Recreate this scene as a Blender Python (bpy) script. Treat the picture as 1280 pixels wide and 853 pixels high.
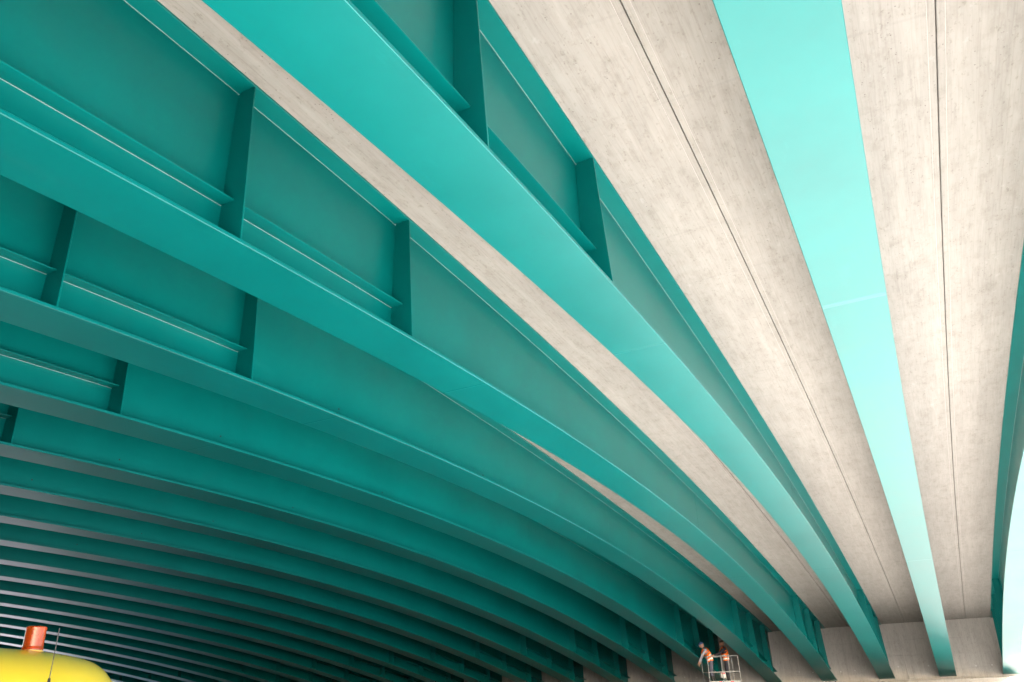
import bpy, bmesh, math, random
from mathutils import Vector, Matrix

random.seed(7)
scene = bpy.context.scene
for o in list(bpy.data.objects):
    bpy.data.objects.remove(o, do_unlink=True)
COL = scene.collection

# ------------------------------------------------------------------ camera, sky, sun, exposure
S = 2.4                       # girder spacing in metres (girders run along +X, repeat along +Y)
CAM_H = 1.65
CAM = Vector((0.0, 0.98997 * S, CAM_H))
cam_d = bpy.data.cameras.new("camera")
cam = bpy.data.objects.new("camera", cam_d)
COL.objects.link(cam)
rt = Vector((0.45973, -0.88753, -0.03052))
up = Vector((-0.36288, -0.21911, 0.90571))
fw = Vector((0.81054, 0.40531, 0.42279))
M = Matrix((rt, up, -fw)).transposed().to_4x4()
M.translation = CAM
cam.matrix_world = M
cam_d.sensor_fit = 'HORIZONTAL'
cam_d.sensor_width = 36.0
cam_d.lens = 969.417 / 1280 * 36.0
cam_d.clip_start = 0.05
cam_d.clip_end = 3000.0
scene.camera = cam

sun_dir = Vector((-0.95, -1.0, 0.74)).normalized()     # towards the sun
sun_el = math.asin(sun_dir.z)
world = bpy.data.worlds.new("World")
scene.world = world
world.use_nodes = True
wn = world.node_tree
wn.nodes.clear()
w_out = wn.nodes.new("ShaderNodeOutputWorld")
w_bg = wn.nodes.new("ShaderNodeBackground")
w_sky = wn.nodes.new("ShaderNodeTexSky")
w_sky.sky_type = 'NISHITA'
w_sky.sun_disc = False
w_sky.sun_elevation = sun_el
w_sky.sun_rotation = math.atan2(sun_dir.x, sun_dir.y)
w_sky.air_density = 1.0
w_sky.dust_density = 2.0
w_bg.inputs["Strength"].default_value = 0.085
wn.links.new(w_sky.outputs[0], w_bg.inputs["Color"])
wn.links.new(w_bg.outputs[0], w_out.inputs["Surface"])

sun_d = bpy.data.lights.new("sun", 'SUN')
sun_d.energy = 5.0
sun_d.angle = math.radians(0.53)
sun_d.color = (1.0, 0.975, 0.945)
sun = bpy.data.objects.new("sun", sun_d)
COL.objects.link(sun)
sun.rotation_euler = (-sun_dir).to_track_quat('-Z', 'Y').to_euler()
sun.location = (10, -30, 40)

scene.view_settings.view_transform = 'Standard'
scene.view_settings.look = 'None'
scene.view_settings.gamma = 1.0
scene.view_settings.use_curve_mapping = False
scene.view_settings.exposure = 3.66
scene.render.engine = 'CYCLES'
scene.cycles.use_denoising = True
scene.cycles.max_bounces = 9
scene.cycles.diffuse_bounces = 4
scene.cycles.glossy_bounces = 4
scene.cycles.sample_clamp_indirect = 3.0
scene.cycles.blur_glossy = 0.3
scene.cycles.use_adaptive_sampling = False

# ------------------------------------------------------------------ material helpers
def new_mat(name):
    m = bpy.data.materials.new(name)
    m.use_nodes = True
    nt = m.node_tree
    return m, nt, nt.nodes["Principled BSDF"]

def N(nt, kind, **kw):
    n = nt.nodes.new(kind)
    for k, v in kw.items():
        if k in n.inputs:
            n.inputs[k].default_value = v
        else:
            setattr(n, k, v)
    return n

def ramp(nt, src, stops, interp='LINEAR'):
    r = nt.nodes.new("ShaderNodeValToRGB")
    r.color_ramp.interpolation = interp
    e = r.color_ramp.elements
    while len(e) < len(stops):
        e.new(0.5)
    for k, (p, c) in enumerate(stops):
        e[k].position = p
        e[k].color = c if len(c) == 4 else (*c, 1)
    nt.links.new(src, r.inputs[0])
    return r.outputs["Color"]

def mix(nt, fac, a, b, mode='MIX'):
    n = nt.nodes.new("ShaderNodeMix")
    n.data_type = 'RGBA'
    n.blend_type = mode
    for sock, v in ((n.inputs[0], fac), (n.inputs[6], a), (n.inputs[7], b)):
        if isinstance(v, (int, float)):
            sock.default_value = v
        elif isinstance(v, tuple):
            sock.default_value = v if len(v) == 4 else (*v, 1)
        else:
            nt.links.new(v, sock)
    return n.outputs[2]

def coords(nt, scale=(1, 1, 1)):
    tc = nt.nodes.new("ShaderNodeTexCoord")
    mp = nt.nodes.new("ShaderNodeMapping")
    mp.inputs["Scale"].default_value = scale
    nt.links.new(tc.outputs["Object"], mp.inputs["Vector"])
    return mp.outputs[0]

def gcoords(nt, scale=(1, 1, 1)):
    ge = nt.nodes.new("ShaderNodeNewGeometry")
    mp = nt.nodes.new("ShaderNodeMapping")
    mp.inputs["Scale"].default_value = scale
    nt.links.new(ge.outputs["Position"], mp.inputs["Vector"])
    return mp.outputs[0]

def noise(nt, vec, scale, detail=4, rough=0.55, distort=0.0):
    n = nt.nodes.new("ShaderNodeTexNoise")
    n.inputs["Scale"].default_value = scale
    n.inputs["Detail"].default_value = detail
    n.inputs["Roughness"].default_value = rough
    n.inputs["Distortion"].default_value = distort
    nt.links.new(vec, n.inputs["Vector"])
    return n.outputs["Fac"]

def math_n(nt, op, a, b=None, clamp=False):
    n = nt.nodes.new("ShaderNodeMath")
    n.operation = op
    n.use_clamp = clamp
    for k, v in enumerate((a, b)):
        if v is None:
            continue
        if isinstance(v, (int, float)):
            n.inputs[k].default_value = v
        else:
            nt.links.new(v, n.inputs[k])
    return n.outputs[0]

def bump(nt, bsdf, height, strength, dist):
    b = nt.nodes.new("ShaderNodeBump")
    b.inputs["Strength"].default_value = strength
    b.inputs["Distance"].default_value = dist
    nt.links.new(height, b.inputs["Height"])
    nt.links.new(b.outputs[0], bsdf.inputs["Normal"])

# teal paint on the steel: satin gloss with a faint uneven film
def make_paint(name, base, dusty, ior=1.36):
    m, nt, b = new_mat(name)
    g = gcoords(nt)
    big = noise(nt, g, 0.8, 4, 0.6)
    streak = noise(nt, gcoords(nt, (0.8, 3, 1.5)), 2.0, 3, 0.6)
    dk = tuple(c * 0.90 for c in base)
    lt = tuple(min(1, c * 1.08) for c in base)
    c1 = mix(nt, ramp(nt, big, [(0.3, (0, 0, 0)), (0.7, (1, 1, 1))]), dk, lt)
    c2 = mix(nt, ramp(nt, streak, [(0.58, (0, 0, 0)), (0.85, (dusty, dusty, dusty))]), c1, (0.06, 0.13, 0.125))
    scuff = ramp(nt, noise(nt, gcoords(nt, (0.5, 1.6, 1.6)), 2.4, 6, 0.72), [(0.60, (0, 0, 0)), (0.74, (0.22, 0.22, 0.22))])
    c2 = mix(nt, scuff, c2, tuple(c * 1.35 + 0.012 for c in base))
    nt.links.new(c2, b.inputs["Base Color"])
    r = mix(nt, big, (0.285, 0.285, 0.285), (0.35, 0.35, 0.35))
    nt.links.new(r, b.inputs["Roughness"])
    b.inputs["IOR"].default_value = ior
    return m

TEAL = (0.0001, 0.112, 0.108)
MAT = {}
MAT['paint'] = make_paint("teal_paint", TEAL, 0.05)
MAT['paint_web'] = make_paint("teal_web_paint", (0.0001, 0.126, 0.117), 0.05, 1.29)
MAT['touch'] = make_paint("teal_paint_touched_up", (0.016, 0.135, 0.132), 0.0)

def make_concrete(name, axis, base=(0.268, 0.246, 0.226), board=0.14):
    """board-marked concrete; axis = direction in which the form boards run ('X' or 'Z')"""
    m, nt, b = new_mat(name)
    g = gcoords(nt)
    sep = nt.nodes.new("ShaderNodeSeparateXYZ")
    nt.links.new(g, sep.inputs[0])
    across = sep.outputs["Y"]
    u = math_n(nt, 'DIVIDE', across, board)
    cell = math_n(nt, 'FLOOR', u)
    wn_ = nt.nodes.new("ShaderNodeTexWhiteNoise")
    wn_.noise_dimensions = '1D'
    nt.links.new(cell, wn_.inputs["W"])
    tone = wn_.outputs["Value"]
    fr = math_n(nt, 'FRACT', u)
    edge = math_n(nt, 'ABSOLUTE', math_n(nt, 'SUBTRACT', fr, 0.5))
    seam = ramp(nt, edge, [(0.47, (0, 0, 0)), (0.498, (1, 1, 1))])
    X = axis == 'X'
    grain = noise(nt, gcoords(nt, (0.5, 10, 1) if X else (1, 10, 0.5)), 4.0, 3, 0.65)
    streak = noise(nt, gcoords(nt, (0.35, 3.2, 1) if X else (1, 3.2, 0.35)), 2.0, 4, 0.65)
    blot = noise(nt, g, 0.6, 4, 0.65)
    mott = noise(nt, gcoords(nt, (0.7, 1.2, 1) if X else (1, 1.2, 0.7)), 5.0, 5, 0.72)
    lt = tuple(c * 1.30 for c in base)
    dk = (base[0] * 0.50, base[1] * 0.47, base[2] * 0.43)
    c = mix(nt, ramp(nt, blot, [(0.30, (0, 0, 0)), (0.70, (1, 1, 1))]), tuple(x * 0.91 for x in base), tuple(x * 1.08 for x in base))
    c = mix(nt, math_n(nt, 'MULTIPLY', ramp(nt, mott, [(0.50, (0, 0, 0)), (0.68, (1, 1, 1))]), 0.34), c, dk)
    c = mix(nt, math_n(nt, 'MULTIPLY', ramp(nt, streak, [(0.46, (0, 0, 0)), (0.68, (1, 1, 1))]), 0.42), c, lt)
    c = mix(nt, math_n(nt, 'MULTIPLY', ramp(nt, grain, [(0.48, (0, 0, 0)), (0.72, (1, 1, 1))]), 0.28), c, dk)
    c = mix(nt, math_n(nt, 'MULTIPLY', tone, 0.14), c, lt)
    c = mix(nt, math_n(nt, 'MULTIPLY', seam, 0.18), c, dk)
    # short brown strokes where the form grain tore the skin
    fl = noise(nt, gcoords(nt, (0.8, 1.5, 1)) if X else gcoords(nt, (1, 1.5, 0.8)), 17.0, 3, 0.6)
    mk = ramp(nt, fl, [(0.60, (0, 0, 0)), (0.70, (1, 1, 1))])
    pick = ramp(nt, blot, [(0.44, (0, 0, 0)), (0.58, (1, 1, 1))])
    c = mix(nt, math_n(nt, 'MULTIPLY', math_n(nt, 'MULTIPLY', mk, mott), 0.62), c, (0.115, 0.10, 0.075))
    # air holes
    vp = N(nt, "ShaderNodeTexVoronoi", Scale=15.0, Randomness=1.0)
    nt.links.new(g, vp.inputs["Vector"])
    pore = ramp(nt, vp.outputs["Distance"], [(0.07, (1, 1, 1)), (0.13, (0, 0, 0))])
    pp = math_n(nt, 'MULTIPLY', pore, ramp(nt, streak, [(0.40, (1, 1, 1)), (0.55, (0, 0, 0))]))
    c = mix(nt, math_n(nt, 'MULTIPLY', pp, 0.7), c, (0.07, 0.055, 0.04))
    # hairline cracks across the boards
    wv = nt.nodes.new("ShaderNodeTexWave")
    wv.wave_type = 'BANDS'
    wv.bands_direction = 'X' if X else 'Z'
    wv.inputs["Scale"].default_value = 0.26
    wv.inputs["Distortion"].default_value = 2.2
    wv.inputs["Detail"].default_value = 2
    wv.inputs["Detail Scale"].default_value = 0.9
    nt.links.new(g, wv.inputs["Vector"])
    crack = ramp(nt, wv.outputs["Fac"], [(0.0, (1, 1, 1)), (0.0012, (0, 0, 0))])
    c = mix(nt, math_n(nt, 'MULTIPLY', math_n(nt, 'MULTIPLY', crack, pick), 0.14), c, (0.15, 0.14, 0.14))
    # chalky efflorescence and laitance flecks
    ef = ramp(nt, mott, [(0.30, (1, 1, 1)), (0.37, (0, 0, 0))])
    c = mix(nt, math_n(nt, 'MULTIPLY', ef, 0.40), c, (0.36, 0.34, 0.32))
    nt.links.new(c, b.inputs["Base Color"])
    b.inputs["Roughness"].default_value = 0.85
    b.inputs["IOR"].default_value = 1.4
    h = math_n(nt, 'ADD', math_n(nt, 'MULTIPLY', grain, 0.5), math_n(nt, 'MULTIPLY', tone, 0.35))
    h = math_n(nt, 'SUBTRACT', h, math_n(nt, 'MULTIPLY', pp, 0.8))
    bump(nt, b, h, 0.6, 0.006)
    return m

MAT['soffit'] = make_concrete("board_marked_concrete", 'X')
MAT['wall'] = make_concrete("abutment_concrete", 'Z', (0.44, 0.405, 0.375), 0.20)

def make_ground():
    m, nt, b = new_mat("pale_gravel_ground")
    g = gcoords(nt)
    big = noise(nt, g, 0.12, 4, 0.6)
    mid = noise(nt, g, 1.3, 4, 0.65)
    fine = noise(nt, g, 45.0, 3, 0.7)
    c = mix(nt, ramp(nt, big, [(0.3, (0, 0, 0)), (0.7, (1, 1, 1))]), (0.66, 0.63, 0.59), (0.74, 0.715, 0.68))
    c = mix(nt, math_n(nt, 'MULTIPLY', mid, 0.30), c, (0.58, 0.55, 0.51))
    c = mix(nt, math_n(nt, 'MULTIPLY', fine, 0.4), c, (0.78, 0.76, 0.72))
    # dark ground added under the bridge to cut bounce light, pale far field for reflections
    sep = nt.nodes.new("ShaderNodeSeparateXYZ")
    nt.links.new(g, sep.inputs[0])
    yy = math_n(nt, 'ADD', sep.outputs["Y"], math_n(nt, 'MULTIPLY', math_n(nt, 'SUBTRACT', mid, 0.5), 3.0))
    # unseen ground dulled towards the abutment to weaken its reflection in the flanges
    xx = math_n(nt, 'ADD', sep.outputs["X"], math_n(nt, 'MULTIPLY', math_n(nt, 'SUBTRACT', mid, 0.5), 5.0))
    dull = mix(nt, ramp(nt, mid, [(0.35, (0, 0, 0)), (0.65, (1, 1, 1))]), (0.36, 0.335, 0.31), (0.44, 0.415, 0.385))
    c = mix(nt, math_n(nt, 'MULTIPLY', math_n(nt, 'SUBTRACT', xx, 14.5), 0.18, True), c, dull)
    bounce_dark = mix(nt, ramp(nt, mid, [(0.35, (0, 0, 0)), (0.65, (1, 1, 1))]), (0.075, 0.065, 0.057), (0.052, 0.046, 0.040))
    field = mix(nt, ramp(nt, mid, [(0.35, (0, 0, 0)), (0.65, (1, 1, 1))]), (0.50, 0.45, 0.46), (0.40, 0.36, 0.365))
    c = mix(nt, math_n(nt, 'MULTIPLY', math_n(nt, 'SUBTRACT', yy, 8.6), 0.7, True), c, bounce_dark)
    c = mix(nt, math_n(nt, 'MULTIPLY', math_n(nt, 'SUBTRACT', yy, 47.0), 0.3, True), c, field)
    nt.links.new(c, b.inputs["Base Color"])
    b.inputs["Roughness"].default_value = 0.95
    bump(nt, b, fine, 0.6, 0.02)
    return m
MAT['ground'] = make_ground()

def simple(name, col, rough=0.5, metal=0.0, var=0.12, scale=8.0, coat=0.0, trans=0.0, bmp=0.0):
    m, nt, b = new_mat(name)
    g = coords(nt)
    n = noise(nt, g, scale, 4, 0.6)
    c = mix(nt, n, tuple(x * (1 - var) for x in col), tuple(min(1, x * (1 + var)) for x in col))
    nt.links.new(c, b.inputs["Base Color"])
    b.inputs["Roughness"].default_value = rough
    b.inputs["Metallic"].default_value = metal
    b.inputs["Coat Weight"].default_value = coat
    b.inputs["Transmission Weight"].default_value = trans
    if bmp:
        bump(nt, b, noise(nt, g, scale * 3, 3), bmp, 0.01)
    return m

MAT['bank'] = simple("grey_brown_earth_bank", (0.25, 0.235, 0.22), 0.95, var=0.25, scale=1.5, bmp=0.5)
MAT['yellow'] = simple("yellow_car_paint", (0.52, 0.395, 0.022), 0.3, var=0.03, coat=0.6)
MAT['glass'] = simple("dark_window_glass", (0.012, 0.015, 0.017), 0.05, var=0.05)
MAT['rubber'] = simple("black_rubber", (0.018, 0.018, 0.018), 0.75, bmp=0.3)
MAT['plastic'] = simple("black_plastic", (0.03, 0.03, 0.032), 0.55)
MAT['rim'] = simple("grey_steel_rim", (0.42, 0.42, 0.43), 0.35, 0.8)
MAT['lamp_clear'] = simple("clear_headlamp", (0.75, 0.78, 0.8), 0.1, var=0.03, trans=0.5)
MAT['lamp_red'] = simple("red_tail_lamp", (0.45, 0.01, 0.01), 0.15, var=0.05)
MAT['amber'] = simple("amber_beacon_lens", (0.78, 0.13, 0.013), 0.24, var=0.15, scale=14, trans=0.8)
MAT['amber'].node_tree.nodes['Principled BSDF'].inputs['Specular IOR Level'].default_value = 0.12
MAT['amber_core'] = simple("orange_reflector", (0.45, 0.10, 0.01), 0.3, 0.2)
MAT['beacon_base'] = simple("cream_beacon_base", (0.50, 0.33, 0.08), 0.4)
MAT['antenna'] = simple("black_antenna", (0.02, 0.02, 0.02), 0.4)
MAT['tube'] = simple("galvanised_white_tube", (0.27, 0.27, 0.27), 0.45, var=0.10)
MAT['red'] = simple("red_enamel", (0.55, 0.03, 0.03), 0.4)
MAT['lift_grey'] = simple("lift_light_grey", (0.62, 0.60, 0.58), 0.5)
MAT['orange'] = simple("hi_vis_orange", (0.98, 0.19, 0.008), 0.75, var=0.08, bmp=0.3)
MAT['stripe'] = simple("reflective_stripe", (0.82, 0.80, 0.80), 0.45, var=0.05)
MAT['skin'] = simple("skin", (0.50, 0.25, 0.17), 0.55, var=0.08)
MAT['sleeve_grey'] = simple("grey_sleeve", (0.33, 0.33, 0.38), 0.85, bmp=0.3)
MAT['sleeve_dark'] = simple("dark_sleeve", (0.035, 0.03, 0.04), 0.85, bmp=0.3)
MAT['trousers'] = simple("slate_trousers", (0.085, 0.085, 0.12), 0.85, bmp=0.3)
MAT['trousers_dark'] = simple("black_trousers", (0.03, 0.03, 0.04), 0.85, bmp=0.3)
MAT['boot'] = simple("black_boot", (0.02, 0.018, 0.016), 0.6)
MAT['cap_blue'] = simple("blue_cap", (0.06, 0.11, 0.24), 0.7)
MAT['hair'] = simple("brown_hair", (0.05, 0.025, 0.015), 0.7)
MAT['bead_glint'] = simple("painted_weld_glint", (0.13, 0.21, 0.205), 0.35)  # pale colour paints in the bright highlight along the weld seams
MAT['sealant'] = simple("dark_joint_filler", (0.03, 0.026, 0.024), 0.9)

# ------------------------------------------------------------------ object helpers
def link(name, me, mat=None, parent=None):
    o = bpy.data.objects.new(name, me)
    COL.objects.link(o)
    if mat is not None and me is not None and not me.materials:
        me.materials.append(MAT[mat] if isinstance(mat, str) else mat)
    if parent is not None:
        o.parent = parent
    return o

def empty(name, loc=(0, 0, 0), rz=0.0):
    o = bpy.data.objects.new(name, None)
    COL.objects.link(o)
    o.location = loc
    o.rotation_euler = (0, 0, rz)
    o.empty_display_size = 0.2
    return o

def tag(o, label, cat, group=None):
    o["label"] = label
    o["category"] = cat
    if group:
        o["group"] = group

def to_mesh(bm, name):
    bmesh.ops.recalc_face_normals(bm, faces=bm.faces)
    me = bpy.data.meshes.new(name)
    bm.to_mesh(me)
    bm.free()
    return me

def sweep(name, xs, prof, mat):
    """sweep a closed (y,z) loop given by prof(x) along x; long edges sharp, run smooth"""
    bm = bmesh.new()
    rings = [[bm.verts.new((x, y, z)) for (y, z) in prof(x)] for x in xs]
    n = len(rings[0])
    for a, b in zip(rings, rings[1:]):
        for k in range(n):
            f = bm.faces.new((a[k], a[(k + 1) % n], b[(k + 1) % n], b[k]))
            f.smooth = True
    bm.faces.new(rings[0][::-1])
    bm.faces.new(rings[-1])
    bm.edges.ensure_lookup_table()
    for e in bm.edges:
        if abs(e.verts[0].co.x - e.verts[1].co.x) > 1e-6:
            e.smooth = False
    for r in (rings[0], rings[-1]):
        for k in range(n):
            e = bm.edges.get((r[k], r[(k + 1) % n]))
            if e:
                e.smooth = False
    me = to_mesh(bm, name)
    me.materials.append(MAT[mat])
    return me

def box(bm, c, d, rot=None):
    m = Matrix.Translation(c)
    if rot is not None:
        m = m @ rot
    m = m @ Matrix.Diagonal((*d, 1))
    bmesh.ops.create_cube(bm, size=1.0, matrix=m)

def tube(bm, p, q, r, n=10):
    p, q = Vector(p), Vector(q)
    d = q - p
    m = Matrix.Translation((p + q) / 2) @ d.to_track_quat('Z', 'Y').to_matrix().to_4x4()
    bmesh.ops.create_cone(bm, cap_ends=True, segments=n, radius1=r, radius2=r, depth=d.length, matrix=m)

def lathe(bm, prof, n=32, axis_m=Matrix.Identity(4), caps=True):
    rings = []
    for (r, z) in prof:
        rings.append([bm.verts.new(axis_m @ Vector((r * math.cos(2 * math.pi * k / n), r * math.sin(2 * math.pi * k / n), z))) for k in range(n)])
    for a, b in zip(rings, rings[1:]):
        for k in range(n):
            f = bm.faces.new((a[k], a[(k + 1) % n], b[(k + 1) % n], b[k]))
            f.smooth = True
    if caps:
        bm.faces.new(rings[0][::-1])
        bm.faces.new(rings[-1])

def bevel(bm, w=0.01, seg=2):
    bmesh.ops.bevel(bm, geom=list(bm.edges), offset=w, segments=seg, affect='EDGES', profile=0.6)

def poly(c, x):
    r = 0.0
    for k in reversed(c):
        r = r * x + k
    return r

# ------------------------------------------------------------------ bridge geometry (arched underside)
ZB = (1.36455059, 0.0943695254, -0.00976530866, -6.14997252e-05, 3.94452357e-06)
ZT = (2.21060049, 0.0328345024, -0.00820900212, 0.0001470539)
def zb(x):   # underside of bottom flange
    return CAM_H + S * poly(ZB, x / S)
def zt(x):   # soffit of the slab
    return CAM_H + S * poly(ZT, x / S)
X_END = 16.925 * S
X_REAR = -8.0 * S
WB = 0.1356 * S               # half width bottom flange
WT = 0.0935 * S
TB, TT, TW = 0.040, 0.024, 0.020
N_GIRDERS = 20
def frange(a, b, step):
    n = max(1, int(round((b - a) / step)))
    return [a + (b - a) * k / n for k in range(n + 1)]
XS = frange(X_REAR, X_END, 0.35)

# ground: one sheet out to the horizon
bm = bmesh.new()
def gh(x, y):
    return 0.04 * math.sin(x * 0.7 + y * 0.3) + 0.03 * math.sin(y * 1.3 - x * 0.4)
rows = [-900, -300, -120, -60] + [k * 2.0 for k in range(-22, 48)] + [110, 160, 300, 900]
cols = [-900, -300, -120, -60] + [k * 2.0 for k in range(-20, 40)] + [90, 120, 180, 300, 900]
vv = [[bm.verts.new((x, y, (gh(x, y) - 0.07) if abs(x) < 100 and abs(y) < 100 else -0.05)) for x in cols] for y in rows]
for j in range(len(rows) - 1):
    for i in range(len(cols) - 1):
        f = bm.faces.new((vv[j][i], vv[j][i + 1], vv[j + 1][i + 1], vv[j + 1][i]))
        f.smooth = True
g_o = link("ground", to_mesh(bm, "ground"), 'ground')
g_o["kind"] = "structure"

# unseen dark asphalt strip added behind the viewpoint to cut bounce light
def make_added_road():
    m, nt, b = new_mat("dark_asphalt")
    g = gcoords(nt)
    n1 = noise(nt, g, 0.5, 4, 0.6)
    n2 = noise(nt, g, 40.0, 3, 0.7)
    c = mix(nt, n1, (0.045, 0.045, 0.047), (0.065, 0.064, 0.063))
    c = mix(nt, math_n(nt, 'MULTIPLY', n2, 0.4), c, (0.09, 0.088, 0.085))
    nt.links.new(c, b.inputs["Base Color"])
    b.inputs["Roughness"].default_value = 0.85
    bump(nt, b, n2, 0.5, 0.01)
    return m
MAT['added_road'] = make_added_road()
MAT['line'] = simple("white_road_paint", (0.7, 0.7, 0.68), 0.7)
RX0, RX1 = -6.6 * S, -1.9 * S
bm = bmesh.new()
box(bm, Vector(((RX0 + RX1) / 2, 60, -0.08)), (RX1 - RX0, 560, 0.22))
bevel(bm, 0.02, 1)
ro = link("added_road", to_mesh(bm, "added_road"), 'added_road')
ro["kind"] = "structure"
for x in (RX0 + 0.4, RX1 - 0.4):
    bm = bmesh.new()
    box(bm, Vector((x, 60, 0.031)), (0.14, 556, 0.006))
    link("added_road_line", to_mesh(bm, "added_road_line"), 'line', ro)

# berm added to bounce light into the end bay, rising beside the bridge
def smooth(t):
    t = max(0.0, min(1.0, t))
    return t * t * (3 - 2 * t)
def bank_h(x, y):
    under = 1.80 * smooth((x - 13.3 * S) / (3.3 * S))
    out = 6.6 * max(0.0, min(1.0, (x - 13.0 * S) / (5.5 * S)))
    k = smooth((-1.30 * S - y) / (1.6 * S))
    return under * (1 - k) + out * k
bm = bmesh.new()
bx_ = frange(13.0 * S, 16.45 * S, 0.7) + frange(16.9 * S, 34 * S, 1.2)
by_ = frange(-40.0, -3.5, 1.5) + frange(-3.0, 56.0, 3.0)
bv = {}
for i, x in enumerate(bx_):
    for j, y in enumerate(by_):
        if x > 16.6 * S and y > -3.3:
            continue
        wob = 0.05 * math.sin(1.9 * x + 0.8 * y) * (1 if 0 < i else 0)
        bv[i, j] = bm.verts.new((x, y, bank_h(x, y) + wob - (0.12 if i == 0 else 0.0)))
for i in range(len(bx_) - 1):
    for j in range(len(by_) - 1):
        q = [(i, j), (i + 1, j), (i + 1, j + 1), (i, j + 1)]
        if all(k in bv for k in q):
            f = bm.faces.new([bv[k] for k in q]); f.smooth = True
eo = link("bounce_embankment", to_mesh(bm, "bounce_embankment"), 'bank')
eo["kind"] = "structure"
# unseen dark grass bank added on the far side to darken flange reflections
MAT['grass'] = simple("dark_grass_bank", (0.030, 0.036, 0.020), 0.95, var=0.4, scale=0.8, bmp=0.6)
bm = bmesh.new()
gx_ = frange(18.0 * S, 50 * S, 2.0)
gy_ = frange(58.0, 190.0, 4.0)
gv = [[bm.verts.new((x, y, 6.6 * min(1.0, (x - 18 * S) / (3.5 * S)) * smooth((y - 57.0) / 5.0) + 0.12 * math.sin(0.9 * x + 1.7 * y) - 0.15)) for y in gy_] for x in gx_]
for i in range(len(gx_) - 1):
    for j in range(len(gy_) - 1):
        f = bm.faces.new((gv[i][j], gv[i + 1][j], gv[i + 1][j + 1], gv[i][j + 1])); f.smooth = True
fo = link("added_grass_bank", to_mesh(bm, "added_grass_bank"), 'grass')
fo["kind"] = "structure"

# ------------------------------------------------------------------ concrete deck and abutments (one rigid frame)
bridge = empty("concrete_bridge", (X_END, 9 * S, 0))
tag(bridge, "board-marked beige concrete deck underside and end wall above and behind the teal girders", "bridge")
def bchild(name, me, mat=None, parent=None):
    o = link(name, me, mat)
    p = parent if parent is not None else bridge
    o.parent = p
    o.matrix_parent_inverse = Matrix.Translation(-Vector((X_END, 9 * S, 0)))
    return o

GAP = 0.005
def slab_prof(lo, hi):
    def p(x):
        z = zt(x)
        a, b = lo + GAP, hi - GAP
        ch = 0.006
        return [(a, z + ch), (a + ch, z), (b - ch, z), (b, z + ch), (b, z + 0.22), (a, z + 0.22)]
    return p
slab_me = sweep("deck_slab", XS, slab_prof(-S / 2, S / 2), 'soffit')
MAT['grout'] = simple("pale_grout", (0.36, 0.33, 0.31), 0.85)
fin_me = []
for yf in (-S / 2 + 0.074, S / 2 - 0.074):
    fin_me.append(sweep("grout_fin", XS, lambda x: [(yf - 0.005, zt(x) + 0.004), (yf - 0.003, zt(x) - 0.004), (yf + 0.003, zt(x) - 0.004), (yf + 0.005, zt(x) + 0.004)], 'grout'))
for g in range(N_GIRDERS):
    o = link("deck_slab", slab_me)
    o.parent = bridge
    o.location = (-X_END, (g - 9) * S, 0)
    if g < 5:
        for me_ in fin_me:
            link("grout_fin", me_, None, o)
ylo, yhi = -0.5 * S, (N_GIRDERS - 0.5) * S
me = sweep("deck_topping", XS, lambda x: [(ylo - 0.25, zt(x) + 0.222), (yhi + 0.25, zt(x) + 0.222), (yhi + 0.25, zt(x) + 0.55), (ylo - 0.25, zt(x) + 0.55)], 'soffit')
bchild("deck_topping", me)
for sgn, y0 in ((-1, ylo - 0.253), (1, yhi + 0.253)):
    me = sweep("edge_beam", XS, lambda x: [(y0, zt(x) + 0.05), (y0 + sgn * 0.30, zt(x) + 0.05), (y0 + sgn * 0.30, zt(x) + 0.85), (y0, zt(x) + 0.85)], 'soffit')
    bchild("edge_beam", me)

def abutment(xw, sgn):
    """sgn=+1: wall faces -X (seen); formwork panels stand proud of recessed joints"""
    zt_w = zt(xw) + 0.20
    zbn = zb(xw) - 0.10
    y0, y1 = -1.35 * S, yhi + 0.8 * S
    bm = bmesh.new()
    box(bm, Vector((xw + sgn * 0.52, (y0 + y1) / 2, zt_w / 2)), (1.0, y1 - y0, zt_w))
    wall = bchild("abutment_wall", to_mesh(bm, "abutment_wall"), 'wall')
    bm = bmesh.new()
    box(bm, Vector((xw - sgn * 0.15, (y0 + y1) / 2, zbn / 2 - 0.1)), (1.0, y1 - y0, zbn + 0.2))
    bevel(bm, 0.02, 1)
    bchild("bearing_bench", to_mesh(bm, "bearing_bench"), 'wall')
    if sgn < 0:
        return
    # formwork panels
    y = y0
    rnd = random.Random(3)
    while y < y1 - 0.05:
        w = min(1.19, y1 - y)
        for z0, z1 in ((zbn + 0.02, zbn + 1.02), (zbn + 1.02, zt_w)):
            pr = rnd.uniform(0.0, 0.005)
            bm = bmesh.new()
            zc = min(z1, zt_w)
            box(bm, Vector((xw + 0.01 - pr / 2, y + w / 2, (z0 + zc) / 2)), (0.02 + pr, w - 0.010, zc - z0 - 0.008))
            bevel(bm, 0.003, 1)
            pn = bchild("wall_panel", to_mesh(bm, "wall_panel"), 'wall', wall)
            pn.matrix_parent_inverse = Matrix.Identity(4)
            pn.location = (0, 0, 0)
        y += 1.2
    # tie-hole plugs
    k = 0
    y = y0 + 0.3
    while y < y1:
        bm = bmesh.new()
        tube(bm, (xw - 0.012, y, zbn + 0.52 + 0.05 * math.sin(k)), (xw + 0.01, y, zbn + 0.52 + 0.05 * math.sin(k)), 0.028, 12)
        pl = bchild("tie_plug", to_mesh(bm, "tie_plug"), 'lift_grey', wall)
        pl.matrix_parent_inverse = Matrix.Identity(4)
        y += 0.6 + 0.6 * (k % 2)
        k += 1
abutment(X_END, 1)
abutment(X_REAR, -1)

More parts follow.
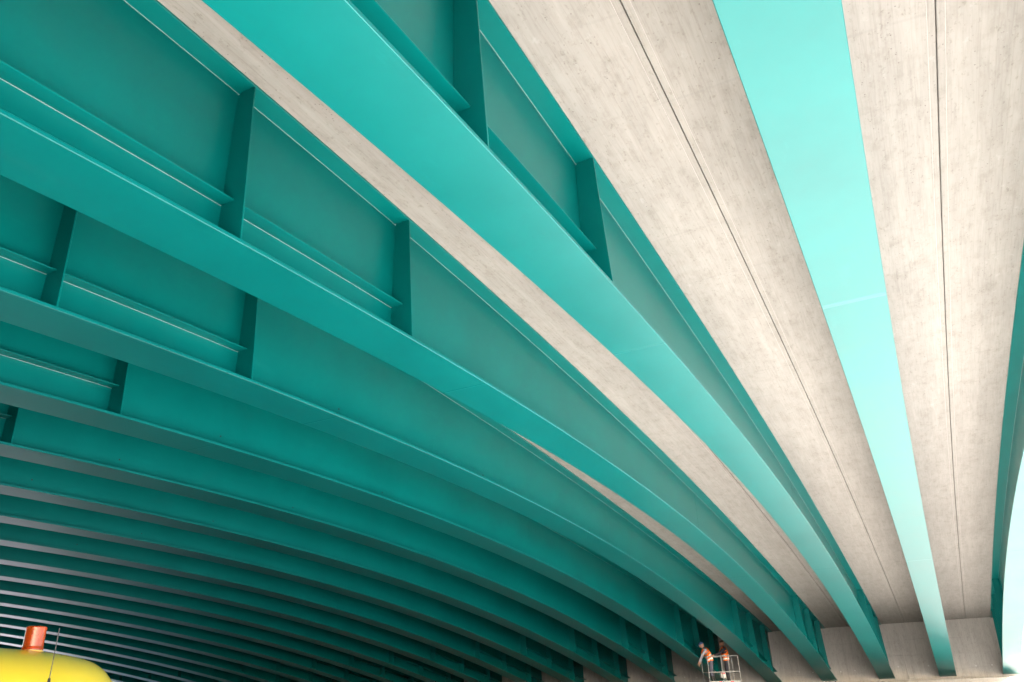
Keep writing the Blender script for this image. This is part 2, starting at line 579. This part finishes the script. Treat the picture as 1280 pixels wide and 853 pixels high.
# ------------------------------------------------------------------ steel girders
def flange_prof(top):
    c = 0.005
    if top:
        def p(x):
            a, b = zt(x) - TT, zt(x) + 0.006
            return [(-WT + c, a), (WT - c, a), (WT, a + c), (WT, b), (-WT, b), (-WT, a + c)]
    else:
        def p(x):
            a, b = zb(x), zb(x) + TB
            return [(-WB + c, a), (WB - c, a), (WB, a + c), (WB, b - c), (WB - c, b), (-WB + c, b), (-WB, b - c), (-WB, a + c)]
    return p
GX0, GX1 = X_REAR + 0.05, X_END - 0.002
GXS = frange(GX0, GX1, 0.35)
H = TW / 2
web_me = sweep("web", GXS, lambda x: [(-H, zb(x) + TB), (H, zb(x) + TB), (H, zt(x) - TT), (-H, zt(x) - TT)], 'paint_web')
bot_me = sweep("bottom_flange", GXS, flange_prof(False), 'paint')
top_me = sweep("top_flange", GXS, flange_prof(True), 'paint_web')

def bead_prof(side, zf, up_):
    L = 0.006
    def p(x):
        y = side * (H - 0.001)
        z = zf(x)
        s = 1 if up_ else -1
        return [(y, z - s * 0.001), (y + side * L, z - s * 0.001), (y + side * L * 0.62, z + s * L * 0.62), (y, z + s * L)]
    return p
bead_top = {s: sweep("weld_bead", GXS, bead_prof(s, lambda x: zt(x) - TT, False), 'bead_glint') for s in (-1, 1)}
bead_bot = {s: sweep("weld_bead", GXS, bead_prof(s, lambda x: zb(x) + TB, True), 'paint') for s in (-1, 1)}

ST_X = [0.580 * S, 1.651 * S, 2.723 * S, 13.95 * S, 15.04 * S, 16.15 * S]
def stiffener(x, side):
    t = 0.009
    bm = bmesh.new()
    z0, z1 = zb(x) + TB + 0.001, zt(x) - TT - 0.001
    y0, yb_, yt_ = side * (H + 0.0005), side * (WB - 0.016), side * (WT - 0.006)
    cp = 0.03
    pts = [(y0, z0 + cp), (y0 + side * cp, z0), (yb_, z0), (yt_, z1), (y0 + side * cp, z1), (y0, z1 - cp)]
    a = [bm.verts.new((x - t, y, z)) for y, z in pts]
    b = [bm.verts.new((x + t, y, z)) for y, z in pts]
    bm.faces.new(a); bm.faces.new(b[::-1])
    for k in range(len(pts)):
        bm.faces.new((a[k], a[(k + 1) % len(pts)], b[(k + 1) % len(pts)], b[k]))
    bmesh.ops.bevel(bm, geom=list(bm.edges), offset=0.0025, segments=1, affect='EDGES')
    me = to_mesh(bm, "stiffener")
    me.materials.append(MAT['paint_web'])
    return me
stiff_me = {(x, s): stiffener(x, s) for x in ST_X for s in (-1, 1)}

LS_H, LS_W = 0.207 * S, 0.165
def longi(x0, x1, side):
    t = 0.008
    xs = frange(x0, x1, 0.35)
    def p(x):
        z = zb(x) + LS_H
        ye = side * LS_W
        return [(side * (H + 0.0005), z - t), (ye, z - t), (ye + side * .002, z), (ye, z + t), (side * (H + 0.0005), z + t)]
    return sweep("longitudinal_stiffener", xs, p, 'paint_web')
LS_SEG = [(-2.0 * S, ST_X[0] - 0.012), (ST_X[0] + 0.012, ST_X[1] - 0.012), (ST_X[1] + 0.012, ST_X[2] - 0.012),
          (ST_X[3] + 0.012, ST_X[4] - 0.012), (ST_X[4] + 0.012, ST_X[5] - 0.012), (ST_X[5] + 0.012, GX1 - 0.01)]
ls_me = {(k, s): longi(a, b, s) for k, (a, b) in enumerate(LS_SEG) for s in (-1, 1)}
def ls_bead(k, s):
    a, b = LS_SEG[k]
    return sweep("weld_bead", frange(a, b, 0.35), bead_prof(s, lambda x: zb(x) + LS_H - 0.008, False), 'bead_glint')
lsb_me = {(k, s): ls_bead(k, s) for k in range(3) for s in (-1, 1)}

def splice(xc, mat):
    w = 0.05 if mat == 'touch' else 0.016
    xs = [xc - w, xc - w * 0.7, xc, xc + w * 0.7, xc + w]
    hs = [0.0002, 0.0015, 0.002, 0.0015, 0.0002]
    d = dict(zip(xs, hs))
    me = sweep("splice_weld", xs, lambda x: [(-WB + 0.006, zb(x) - d[x]), (WB - 0.006, zb(x) - d[x]), (WB - 0.006, zb(x) + 0.004), (-WB + 0.006, zb(x) + 0.004)], mat)
    return me
sp_me = {(x, m): splice(x * S, m) for x in (3.42, 10.0) for m in ('paint', 'touch')}

def plug(x):
    bm = bmesh.new()
    z = zb(x) + 0.175 * (zt(x) - zb(x))
    tube(bm, (x, -H + 0.002, z), (x, -H - 0.003, z), 0.014, 10)
    me = to_mesh(bm, "hole_plug")
    me.materials.append(MAT['sealant'])
    return me
plug_me = [plug(x * S) for x in (3.57, 5.40)]
def web_seam(x):
    bm = bmesh.new()
    z0, z1 = zb(x) + TB + 0.02, zt(x) - TT - 0.02
    box(bm, Vector((x, -H - 0.0005, (z0 + z1) / 2)), (0.014, 0.003, z1 - z0))
    me = to_mesh(bm, "web_seam_weld")
    me.materials.append(MAT['paint_web'])
    return me
seam_me = web_seam(8.28 * S)

labels = [
    "outermost teal girder at the bridge's sunlit right edge, its flange nearly white",
    "pale turquoise girder straight overhead, seen only as a broad light flange",
    "second-brightest girder, broad turquoise flange sweeping from top centre between two concrete strips",
    "girder with long green-grey web below the narrow diagonal concrete strip",
    "girder fifth from the right edge, its flange ending beside the lift basket",
    "girder sixth from the right edge, directly behind the two workers",
    "seventh girder from the right edge, upright stiffener at the photo's left border",
]
ords = ["eighth", "ninth", "tenth", "eleventh", "twelfth", "thirteenth", "fourteenth", "fifteenth", "sixteenth", "seventeenth", "eighteenth", "nineteenth", "twentieth"]
for w in ords:
    labels.append("dark teal girder, %s counting from the bridge's right edge" % w)
labels[7] = "eighth girder from the right edge, first without a visible left-hand stiffener"
labels[19] = "twentieth and farthest girder from the right edge, deep in shadow"

for g in range(N_GIRDERS):
    root = empty("steel_girder", (0, g * S + (0.012 * S if g == 0 else 0.0), 0))
    tag(root, labels[g], "girder", "teal steel girders of the bridge")
    def part(name, me):
        o = link(name, me)
        o.parent = root
        return o
    web = part("web", web_me)
    part("bottom_flange", bot_me)
    part("top_flange", top_me)
    sides = (1, -1) if g < 3 else (-1,)
    for s in sides:
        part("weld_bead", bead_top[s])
        part("weld_bead", bead_bot[s])
        for k, x in enumerate(ST_X):
            if k < 3 and g > 6 or (k == 0 and g > 3):
                continue
            part("stiffener", stiff_me[(x, s)])
        for k in range(len(LS_SEG)):
            if k < 3 and g > 6:
                continue
            l = part("longitudinal_stiffener", ls_me[(k, s)])
            if k < 3:
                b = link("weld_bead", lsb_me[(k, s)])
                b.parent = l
    if 3 <= g <= 9:
        for me_ in plug_me:
            part("hole_plug", me_)
    if 1 < g < 6:
        part("web_seam_weld", seam_me)
    if g < 6:
        for x in (3.42, 10.0):
            part("splice_weld", sp_me[(x, 'touch' if g == 1 else 'paint')])

# ------------------------------------------------------------------ yellow van with amber beacon
v_dir = Vector((0.5445, 0.8387, 0)).normalized()
v_pos = CAM + v_dir * 5.1
v_pos.z = -0.05
v_ax = Vector((v_dir.y, -v_dir.x, 0))          # van points to image right
van = empty("yellow_van", v_pos, math.atan2(v_ax.y, v_ax.x))
tag(van, "yellow van with rounded roof at the lower left corner", "van")
# local x forward (0 = beacon), y left (away from camera), z up
prof = [  # x, roof z, half width, lower z
    (-3.05, 1.30, 0.80, 0.45), (-3.02, 1.75, 0.84, 0.36), (-2.9, 1.93, 0.88, 0.32), (-2.3, 2.03, 0.92, 0.30), (-1.2, 2.065, 0.93, 0.30),
    (-0.5, 2.068, 0.93, 0.30), (-0.2, 2.05, 0.92, 0.30), (0.05, 2.027, 0.91, 0.30), (0.20, 2.00, 0.90, 0.30), (0.31, 1.965, 0.89, 0.30),
    (0.395, 1.87, 0.885, 0.30), (0.435, 1.74, 0.885, 0.30), (0.9, 1.45, 0.89, 0.30), (1.25, 1.14, 0.90, 0.30), (1.7, 1.04, 0.89, 0.30), (1.95, 0.93, 0.84, 0.32), (2.05, 0.70, 0.78, 0.36), (2.06, 0.55, 0.74, 0.42)]
bm = bmesh.new()
rings = []
NS = 28
for (x, zr, w, zl) in prof:
    ring = []
    for k in range(NS):
        a = -math.pi / 2 + 2 * math.pi * k / NS
        c_, s_ = math.cos(a), math.sin(a)
        mid = min(0.95, (zr + zl) / 2 + 0.1)
        if s_ >= 0:
            hz = zr - mid
            n1 = 2.5
            yy = w * (0.90 if hz > 0.6 else 1.0) * math.copysign(abs(c_) ** (2 / n1), c_)
            yy *= 1.0 + 0.10 * (1 - s_) * (1 if hz > 0.6 else 0)
            zz = mid + hz * abs(s_) ** (2 / 3.0)
        else:
            yy = w * math.copysign(abs(c_) ** (2 / 6.0), c_)
            zz = mid - (mid - zl) * abs(s_) ** (2 / 6.0)
        ring.append(bm.verts.new((x, yy, zz)))
    rings.append(ring)
for a, b in zip(rings, rings[1:]):
    for k in range(NS):
        f = bm.faces.new((a[k], a[(k + 1) % NS], b[(k + 1) % NS], b[k]))
        f.smooth = True
bm.faces.new(rings[0][::-1]); bm.faces.new(rings[-1])
body = link("body", to_mesh(bm, "van_body"), 'yellow', van)
sd = body.modifiers.new("smooth", 'SUBSURF'); sd.levels = 2; sd.render_levels = 2
def vpart(name, fn, mat, parent=van, bev=0.0):
    bm = bmesh.new()
    fn(bm)
    if bev:
        bevel(bm, bev)
    return link(name, to_mesh(bm, name), mat, parent)
for sy in (-1, 1):
    for (x0, x1) in ((-2.7, -1.75), (-1.68, -0.75), (-0.66, 0.55)):
        def win(bm):
            top = 1.58
            a = [(x0, 0.93, 1.08), (x1 + (0.28 if x1 > 0 else 0), 0.93, 1.08), (x1, 0.885, top), (x0, 0.885, top)]
            v0 = [bm.verts.new((x, sy * y, z)) for x, y, z in a]
            v1 = [bm.verts.new((x, sy * (y - 0.12), z)) for x, y, z in a]
            bm.faces.new(v0); bm.faces.new(v1[::-1])
            for k in range(4):
                bm.faces.new((v0[k], v0[(k + 1) % 4], v1[(k + 1) % 4], v1[k]))
        vpart("side_window", win, 'glass')
    vpart("door_mirror", lambda bm: box(bm, Vector((0.75, sy * 1.02, 1.15)), (0.12, 0.20, 0.22)), 'plastic', bev=0.03)
    vpart("headlight", lambda bm: box(bm, Vector((1.97, sy * 0.60, 0.80)), (0.16, 0.28, 0.17)), 'lamp_clear', bev=0.03)
    vpart("tail_light", lambda bm: box(bm, Vector((-3.02, sy * 0.76, 1.05)), (0.08, 0.12, 0.36)), 'lamp_red', bev=0.02)
    for x in (-2.15, 1.15):
        wh = empty("wheel", (x, sy * 0.84, 0.345))
        wh.parent = van
        ax = Matrix.Rotation(math.pi / 2, 4, 'X')
        vpart("tyre", lambda bm: lathe(bm, [(0.21, -0.10), (0.31, -0.105), (0.335, -0.08), (0.335, 0.08), (0.31, 0.105), (0.21, 0.10)], 36, ax), 'rubber', wh)
        vpart("rim", lambda bm: lathe(bm, [(0.215, -0.085), (0.20, -0.085), (0.12, -0.05), (0.05, -0.05), (0.05, 0.05), (0.12, 0.05), (0.20, 0.085), (0.215, 0.085)], 28, ax), 'rim', wh)
def shield(bm):
    a = [(0.60, 0.74, 1.74), (1.22, 0.80, 1.20)]
    v = [bm.verts.new((a[0][0], -a[0][1], a[0][2])), bm.verts.new((a[1][0], -a[1][1], a[1][2])), bm.verts.new((a[1][0], a[1][1], a[1][2])), bm.verts.new((a[0][0], a[0][1], a[0][2]))]
    f = bm.faces.new(v)
    r = bmesh.ops.extrude_face_region(bm, geom=[f])
    bmesh.ops.translate(bm, vec=(-0.06, 0, -0.06), verts=[e for e in r['geom'] if isinstance(e, bmesh.types.BMVert)])
vpart("windscreen", shield, 'glass')
vpart("front_bumper", lambda bm: box(bm, Vector((2.0, 0, 0.45)), (0.24, 1.62, 0.24)), 'plastic', bev=0.05)
vpart("rear_bumper", lambda bm: box(bm, Vector((-3.05, 0, 0.45)), (0.2, 1.66, 0.2)), 'plastic', bev=0.05)
# antenna on the near side of the roof front
an = CAM + Vector((0.5589, 0.8293, 0.0)).normalized() * 4.48
an_l = Matrix.Rotation(-math.atan2(v_ax.y, v_ax.x), 3, 'Z') @ (an - v_pos)
ant = vpart("antenna", lambda bm: tube(bm, (an_l.x, an_l.y, 1.80), (an_l.x, an_l.y, 2.09), 0.0020, 8), 'antenna')
vpart("antenna_base", lambda bm: lathe(bm, [(0.024, 1.70), (0.022, 1.79), (0.010, 1.82), (0.006, 1.87)], 14, Matrix.Translation((an_l.x, an_l.y, 0))), 'antenna')
# beacon
bz = 2.020
bc = empty("beacon", (-0.02, 0, bz)); bc.parent = van; bc.scale = (0.74, 0.74, 0.74)
vpart("base_ring", lambda bm: lathe(bm, [(0.064, -0.04), (0.074, -0.03), (0.074, 0.008), (0.066, 0.016)], 32), 'beacon_base', bc)
rib = [(0.070, 0.0165), (0.070, 0.034)]
z = 0.036
k = 0
while z < 0.165:
    rib.append((0.0655 if k % 2 else 0.0675, z)); z += 0.004; k += 1
rib += [(0.066, 0.168), (0.062, 0.174), (0.05, 0.177), (0.001, 0.178), (0.001, 0.172), (0.048, 0.171), (0.0605, 0.165), (0.0605, 0.018), (0.0695, 0.0165)]
vpart("lens", lambda bm: lathe(bm, rib, 40, caps=False), 'amber', bc)
vpart("reflector", lambda bm: lathe(bm, [(0.044, 0.02), (0.044, 0.055), (0.02, 0.06), (0.018, 0.115), (0.03, 0.12), (0.012, 0.145)], 20), 'amber_core', bc)

# ------------------------------------------------------------------ aerial work platform
ray_l = Vector((0.9686, 0.2490, 0)); ray_l.normalize()
aw = Vector((0.97, 0.243, 0)).normalized()
ri = Vector((aw.y, -aw.x, 0))
th = math.radians(18)
e_u = ri * math.cos(th) + aw * math.sin(th)      # along the long front rail, to image right
e_v = -ri * math.sin(th) + aw * math.cos(th)     # to the back
D0 = 36.0
corner = CAM + Vector((0.9695, 0.2452, 0)).normalized() * D0
FLOOR_Z = CAM_H + 0.0166 * D0 - 0.13
lift = empty("aerial_work_platform", (corner.x - 5.5, corner.y - 0.4, 0))
tag(lift, "white railed lift basket holding two workers beside the end wall", "lift")
LO = Vector(lift.location)
Lb, Wb, Hr = 1.32, 0.80, 1.05
def bp(u, v, z):
    return Vector((corner.x, corner.y, 0)) - LO + e_u * u + e_v * v + Vector((0, 0, FLOOR_Z + z))
def lpart(name, fn, mat, bev=0.0, parent=lift):
    bm = bmesh.new(); fn(bm)
    if bev: bevel(bm, bev)
    return link(name, to_mesh(bm, name), mat, parent)
rotb = Matrix((e_u, e_v, Vector((0, 0, 1)))).transposed().to_4x4()
lpart("basket_floor", lambda bm: box(bm, bp(Lb / 2, Wb / 2, -0.04), (Lb + 0.06, Wb + 0.06, 0.07), rotb), 'lift_grey', 0.01)
for (u, v) in ((0, 0), (Lb * 0.45, 0), (Lb * 0.68, 0), (Lb, 0), (0, Wb), (Lb, Wb)):
    lpart("guard_post", lambda bm: tube(bm, bp(u, v, 0.0), bp(u, v, Hr), 0.017, 10), 'tube')
for zr in (Hr, Hr * 0.42):
    for (a, b) in (((0, 0), (Lb, 0)), ((Lb, 0), (Lb, Wb)), ((Lb, Wb), (0, Wb)), ((0, Wb), (0, 0))):
        lpart("guard_rail", lambda bm: tube(bm, bp(*a, zr), bp(*b, zr), 0.017, 10), 'tube')
lpart("toe_board", lambda bm: box(bm, bp(Lb / 2, 0, 0.05), (Lb, 0.015, 0.10), rotb), 'tube')
for u in (0.45, 0.95):
    lpart("red_marker_plate", lambda bm: box(bm, bp(u, -0.014, 0.04), (0.13, 0.012, 0.08), rotb), 'red')
lpart("control_box", lambda bm: box(bm, bp(0.62, 0.10, 0.34), (0.20, 0.12, 0.26), rotb), 'lift_grey', 0.02)
lpart("control_panel", lambda bm: box(bm, bp(0.62, 0.032, 0.38), (0.14, 0.02, 0.06), rotb), 'red', 0.004)
b_end = bp(Lb * 0.5, Wb * 0.5, -0.10)
lpart("boom", lambda bm: box(bm, (b_end + Vector((0, 0, 1.15))) / 2 + Vector((0, 0, 0.0)), ((b_end - Vector((0, 0, 1.15))).length, 0.20, 0.24),
      (b_end - Vector((0, 0, 1.15))).to_track_quat('X', 'Z').to_matrix().to_4x4()), 'lift_grey', 0.02)
lpart("chassis", lambda bm: box(bm, Vector((0, 0, 0.55)), (2.6, 1.5, 0.45)), 'lift_grey', 0.06)
lpart("turret", lambda bm: box(bm, Vector((-0.3, 0, 1.0)), (1.3, 1.0, 0.5)), 'red', 0.08)
for x in (-0.95, 0.95):
    for y in (-0.78, 0.78):
        ax = Matrix.Translation((x, y, 0.36)) @ Matrix.Rotation(math.pi / 2, 4, 'X')
        lpart("wheel", lambda bm: lathe(bm, [(0.06, -0.12), (0.30, -0.14), (0.37, -0.11), (0.37, 0.11), (0.30, 0.14), (0.06, 0.12)], 28, ax), 'rubber')

# ------------------------------------------------------------------ people
def skin_mesh(verts, edges, radii, name):
    me = bpy.data.meshes.new(name)
    me.from_pydata([tuple(v) for v in verts], edges, [])
    o = bpy.data.objects.new(name, me)
    COL.objects.link(o)
    o.modifiers.new("skin", 'SKIN').use_smooth_shade = True
    for k, r in enumerate(radii):
        me.skin_vertices[0].data[k].radius = (r, r) if not isinstance(r, tuple) else r
        me.skin_vertices[0].data[k].use_root = (k == 0)
    s = o.modifiers.new("sub", 'SUBSURF'); s.levels = 2; s.render_levels = 2
    dg = bpy.context.evaluated_depsgraph_get()
    out = bpy.data.meshes.new_from_object(o.evaluated_get(dg))
    bpy.data.objects.remove(o, do_unlink=True)
    return out

def person(label, foot, facing, lean, headdrop, arms, mats, headgear, stature):
    """local: x = forward, y = left, z up. lean = forward lean of the trunk (radians)"""
    k = stature / 1.78
    root = empty("person", foot, math.atan2(facing.y, facing.x))
    tag(root, label, "person", "workers in the lift basket")
    hip = Vector((0, 0, 0.93 * k))
    def tr(d, f=0.0, side=0.0):
        return hip + Vector((math.sin(lean) * d + math.cos(lean) * f, side, math.cos(lean) * d - math.sin(lean) * f)) * 1.0
    V, E, Rr, T = [], [], [], []
    def add(p, r, par=None, t='t'):
        V.append(Vector(p)); Rr.append(r); T.append(t)
        if par is not None:
            E.append((par, len(V) - 1))
        return len(V) - 1
    pel = add(hip, (0.15 * k, 0.115 * k), None, 'leg')
    wai = add(tr(0.17 * k), (0.155 * k, 0.12 * k), pel, 't')
    che = add(tr(0.36 * k), (0.18 * k, 0.135 * k), wai, 't')
    shl = add(tr(0.47 * k), (0.15 * k, 0.10 * k), che, 't')
    nec = add(tr(0.56 * k, 0.01), 0.058 * k, shl, 'h')
    hd = tr(0.62 * k, 0.03)
    nk2 = add(hd, 0.056 * k, nec, 'h')
    for s in (-1, 1):
        h1 = add(hip + Vector((0, s * 0.095 * k, -0.06 * k)), 0.095 * k, pel, 'leg')
        kn = add(hip + Vector((0.03 + 0.02 * s, s * 0.11 * k, -0.47 * k)), 0.062 * k, h1, 'leg')
        cf = add(hip + Vector((0.0 + 0.03 * s, s * 0.112 * k, -0.62 * k)), 0.06 * k, kn, 'leg')
        an_ = add(Vector((-0.03 + 0.04 * s, s * 0.115 * k, 0.09 * k)), 0.045 * k, cf, 'boot')
        add(Vector((0.06 + 0.04 * s, s * 0.125 * k, 0.045 * k)), 0.042 * k, an_, 'boot')
        add(Vector((0.16 + 0.04 * s, s * 0.13 * k, 0.038 * k)), 0.036 * k, len(V) - 1, 'boot')
        el, wr = arms[s]
        s1 = add(tr(0.455 * k, 0.0, s * 0.175 * k), 0.066 * k, shl, 'arm')
        e1 = add(tr(*[c * k for c in el[:2]], s * el[2] * k), 0.05 * k, s1, 'arm')
        w1 = add(tr(*[c * k for c in wr[:2]], s * wr[2] * k), 0.032 * k, e1, 'arm')
        dirn = (V[w1] - V[e1]).normalized()
        lat = Vector((0, 1, 0)); lat = (lat - dirn * lat.dot(dirn)).normalized()
        nrm = dirn.cross(lat)
        if nrm.z > 0: nrm = -nrm
        pa = add(V[w1] + dirn * 0.075, (0.036, 0.022), w1, 'hand')
        for q, (off, ln) in enumerate(((-0.030, 0.068), (-0.010, 0.078), (0.010, 0.073), (0.030, 0.058))):
            b0 = add(V[w1] + dirn * 0.10 + lat * off, 0.0092, pa, 'hand')
            b1 = add(V[w1] + dirn * (0.10 + ln * 0.55) + lat * off * 1.1 + nrm * 0.012, 0.0085, b0, 'hand')
            add(V[w1] + dirn * (0.10 + ln * 0.85) + lat * off * 1.1 + nrm * 0.036, 0.0075, b1, 'hand')
        t0 = add(V[w1] + dirn * 0.05 - lat * s * 0.036 + nrm * 0.012, 0.011, pa, 'hand')
        add(V[w1] + dirn * 0.085 - lat * s * 0.055 + nrm * 0.026, 0.009, t0, 'hand')
    me = skin_mesh(V, E, Rr, "person_body")
    # head joined into the same mesh
    bm = bmesh.new(); bm.from_mesh(me)
    hm = Matrix.Translation(hd + Vector((math.sin(lean), 0, math.cos(lean))) * 0.075 * k) @ Matrix.Rotation(lean * 0.5 + headdrop, 4, 'Y')
    nv = bmesh.ops.create_uvsphere(bm, u_segments=24, v_segments=16, radius=1.0)['verts']
    for v in nv:
        x, y, z = v.co
        px = x * 0.098 + (0.012 if x > 0 else -0.004)
        py = y * 0.076 * (1.0 - 0.14 * max(0, -z))
        pz = z * 0.120
        if x > 0.55 and abs(y) < 0.28 and -0.42 < z < 0.12:
            px += 0.020 * (0.12 - z) / 0.54                       # nose
        if x > 0.5 and 0.05 < z < 0.25 and 0.15 < abs(y) < 0.55:
            px -= 0.010                                           # eye sockets
        if x > 0.5 and -0.66 < z < -0.5:
            px -= 0.006                                           # mouth line
        if x > 0.35 and z < -0.72:
            px += 0.012                                           # chin
        if abs(y) > 0.9 and abs(z) < 0.3 and abs(x) < 0.35:
            py *= 1.12                                            # ears
        v.co = hm @ (Vector((px, py, pz)) * k)
    for f in bm.faces: f.smooth = True
    slots = ['skin', mats['shirt'], mats['legs'], 'boot']
    hset = set(nv)
    seg = [(V[a], V[b], T[b]) for a, b in E]
    lut = {'h': 0, 'hand': 0, 't': 1, 'arm': 1, 'leg': 2, 'boot': 3}
    torso = []
    for f in bm.faces:
        if f.verts[0] in hset:
            f.material_index = 0; continue
        c = f.calc_center_median()
        best = None
        for a, b, t in seg:
            d = b - a
            u = max(0, min(1, (c - a).dot(d) / max(1e-9, d.length_squared)))
            q = (c - a - d * u).length
            if best is None or q < best[0]: best = (q, t)
        f.material_index = lut[best[1]]
        d_along = (c - hip).dot(Vector((math.sin(lean), 0, math.cos(lean))))
        if best[1] in ('t',) or (best[1] in ('leg', 'arm') and (best[1] == 'leg' or d_along > 0.36 * k) and d_along > -0.02 and abs(c.y) < 0.19 * k and d_along < 0.5 * k):
            torso.append((f, d_along))
    bm2 = bmesh.new()
    vm = {}
    bm.normal_update()
    for f, d in torso:
        vs = []
        for v in f.verts:
            if v not in vm:
                vm[v] = bm2.verts.new(v.co + v.normal * 0.032)
            vs.append(vm[v])
        try:
            nf = bm2.faces.new(vs)
        except ValueError:
            continue
        nf.smooth = True
        dd = d / k
        nf.material_index = 1 if (0.02 < dd < 0.075 or 0.14 < dd < 0.195) else 0
    vest_me = bpy.data.meshes.new("vest"); bm2.to_mesh(vest_me); bm2.free()
    bme = bpy.data.meshes.new("person_body"); bm.to_mesh(bme); bm.free()
    for s_ in slots: bme.materials.append(MAT[s_])
    link("body", bme, None, root)
    vest_me.materials.append(MAT['orange']); vest_me.materials.append(MAT['stripe'])
    vo = link("safety_vest", vest_me, None, root)
    so = vo.modifiers.new("thick", 'SOLIDIFY'); so.thickness = 0.006; so.offset = 1
    # headgear
    bm = bmesh.new()
    if headgear == 'cap':
        lathe(bm, [(0.100 * k, 0.028 * k), (0.104 * k, 0.045 * k), (0.097 * k, 0.085 * k), (0.072 * k, 0.118 * k), (0.02 * k, 0.132 * k)], 24, hm @ Matrix.Diagonal((1.05, 0.86, 1, 1)))
        box(bm, Vector((0, 0, 0)), (0.09 * k, 0.13 * k, 0.008 * k), hm @ Matrix.Translation((0.135 * k, 0, 0.03 * k)))
        link("cap", to_mesh(bm, "cap"), 'cap_blue', root)
    else:
        lathe(bm, [(0.096 * k, 0.035 * k), (0.103 * k, 0.06 * k), (0.090 * k, 0.095 * k), (0.060 * k, 0.118 * k), (0.02 * k, 0.128 * k)], 24, hm @ Matrix.Translation((-0.012 * k, 0, -0.01 * k)) @ Matrix.Diagonal((1.02, 0.82, 1, 1)))
        link("hair", to_mesh(bm, "hair"), 'hair', root)
    return root

fc = (-ri).normalized()
def in_basket(u, v):
    return LO + bp(u, v, -0.004)
person("worker in blue cap and orange vest leaning left over the basket rail", in_basket(0.26, 0.34), fc, 0.42, 0.25,
       {1: ((0.30, 0.25, 0.22), (0.16, 0.46, 0.18)), -1: ((0.29, 0.24, 0.22), (0.12, 0.44, 0.18))},
       {'shirt': 'sleeve_grey', 'legs': 'trousers'}, 'cap', 1.76)
person("bareheaded worker in orange vest and dark sleeves, standing right in the basket", in_basket(0.96, 0.42), fc, 0.10, 0.25,
       {1: ((0.30, 0.22, 0.22), (0.27, 0.46, 0.16)), -1: ((0.29, 0.21, 0.24), (0.24, 0.45, 0.16))},
       {'shirt': 'sleeve_dark', 'legs': 'trousers_dark'}, 'hair', 1.74)
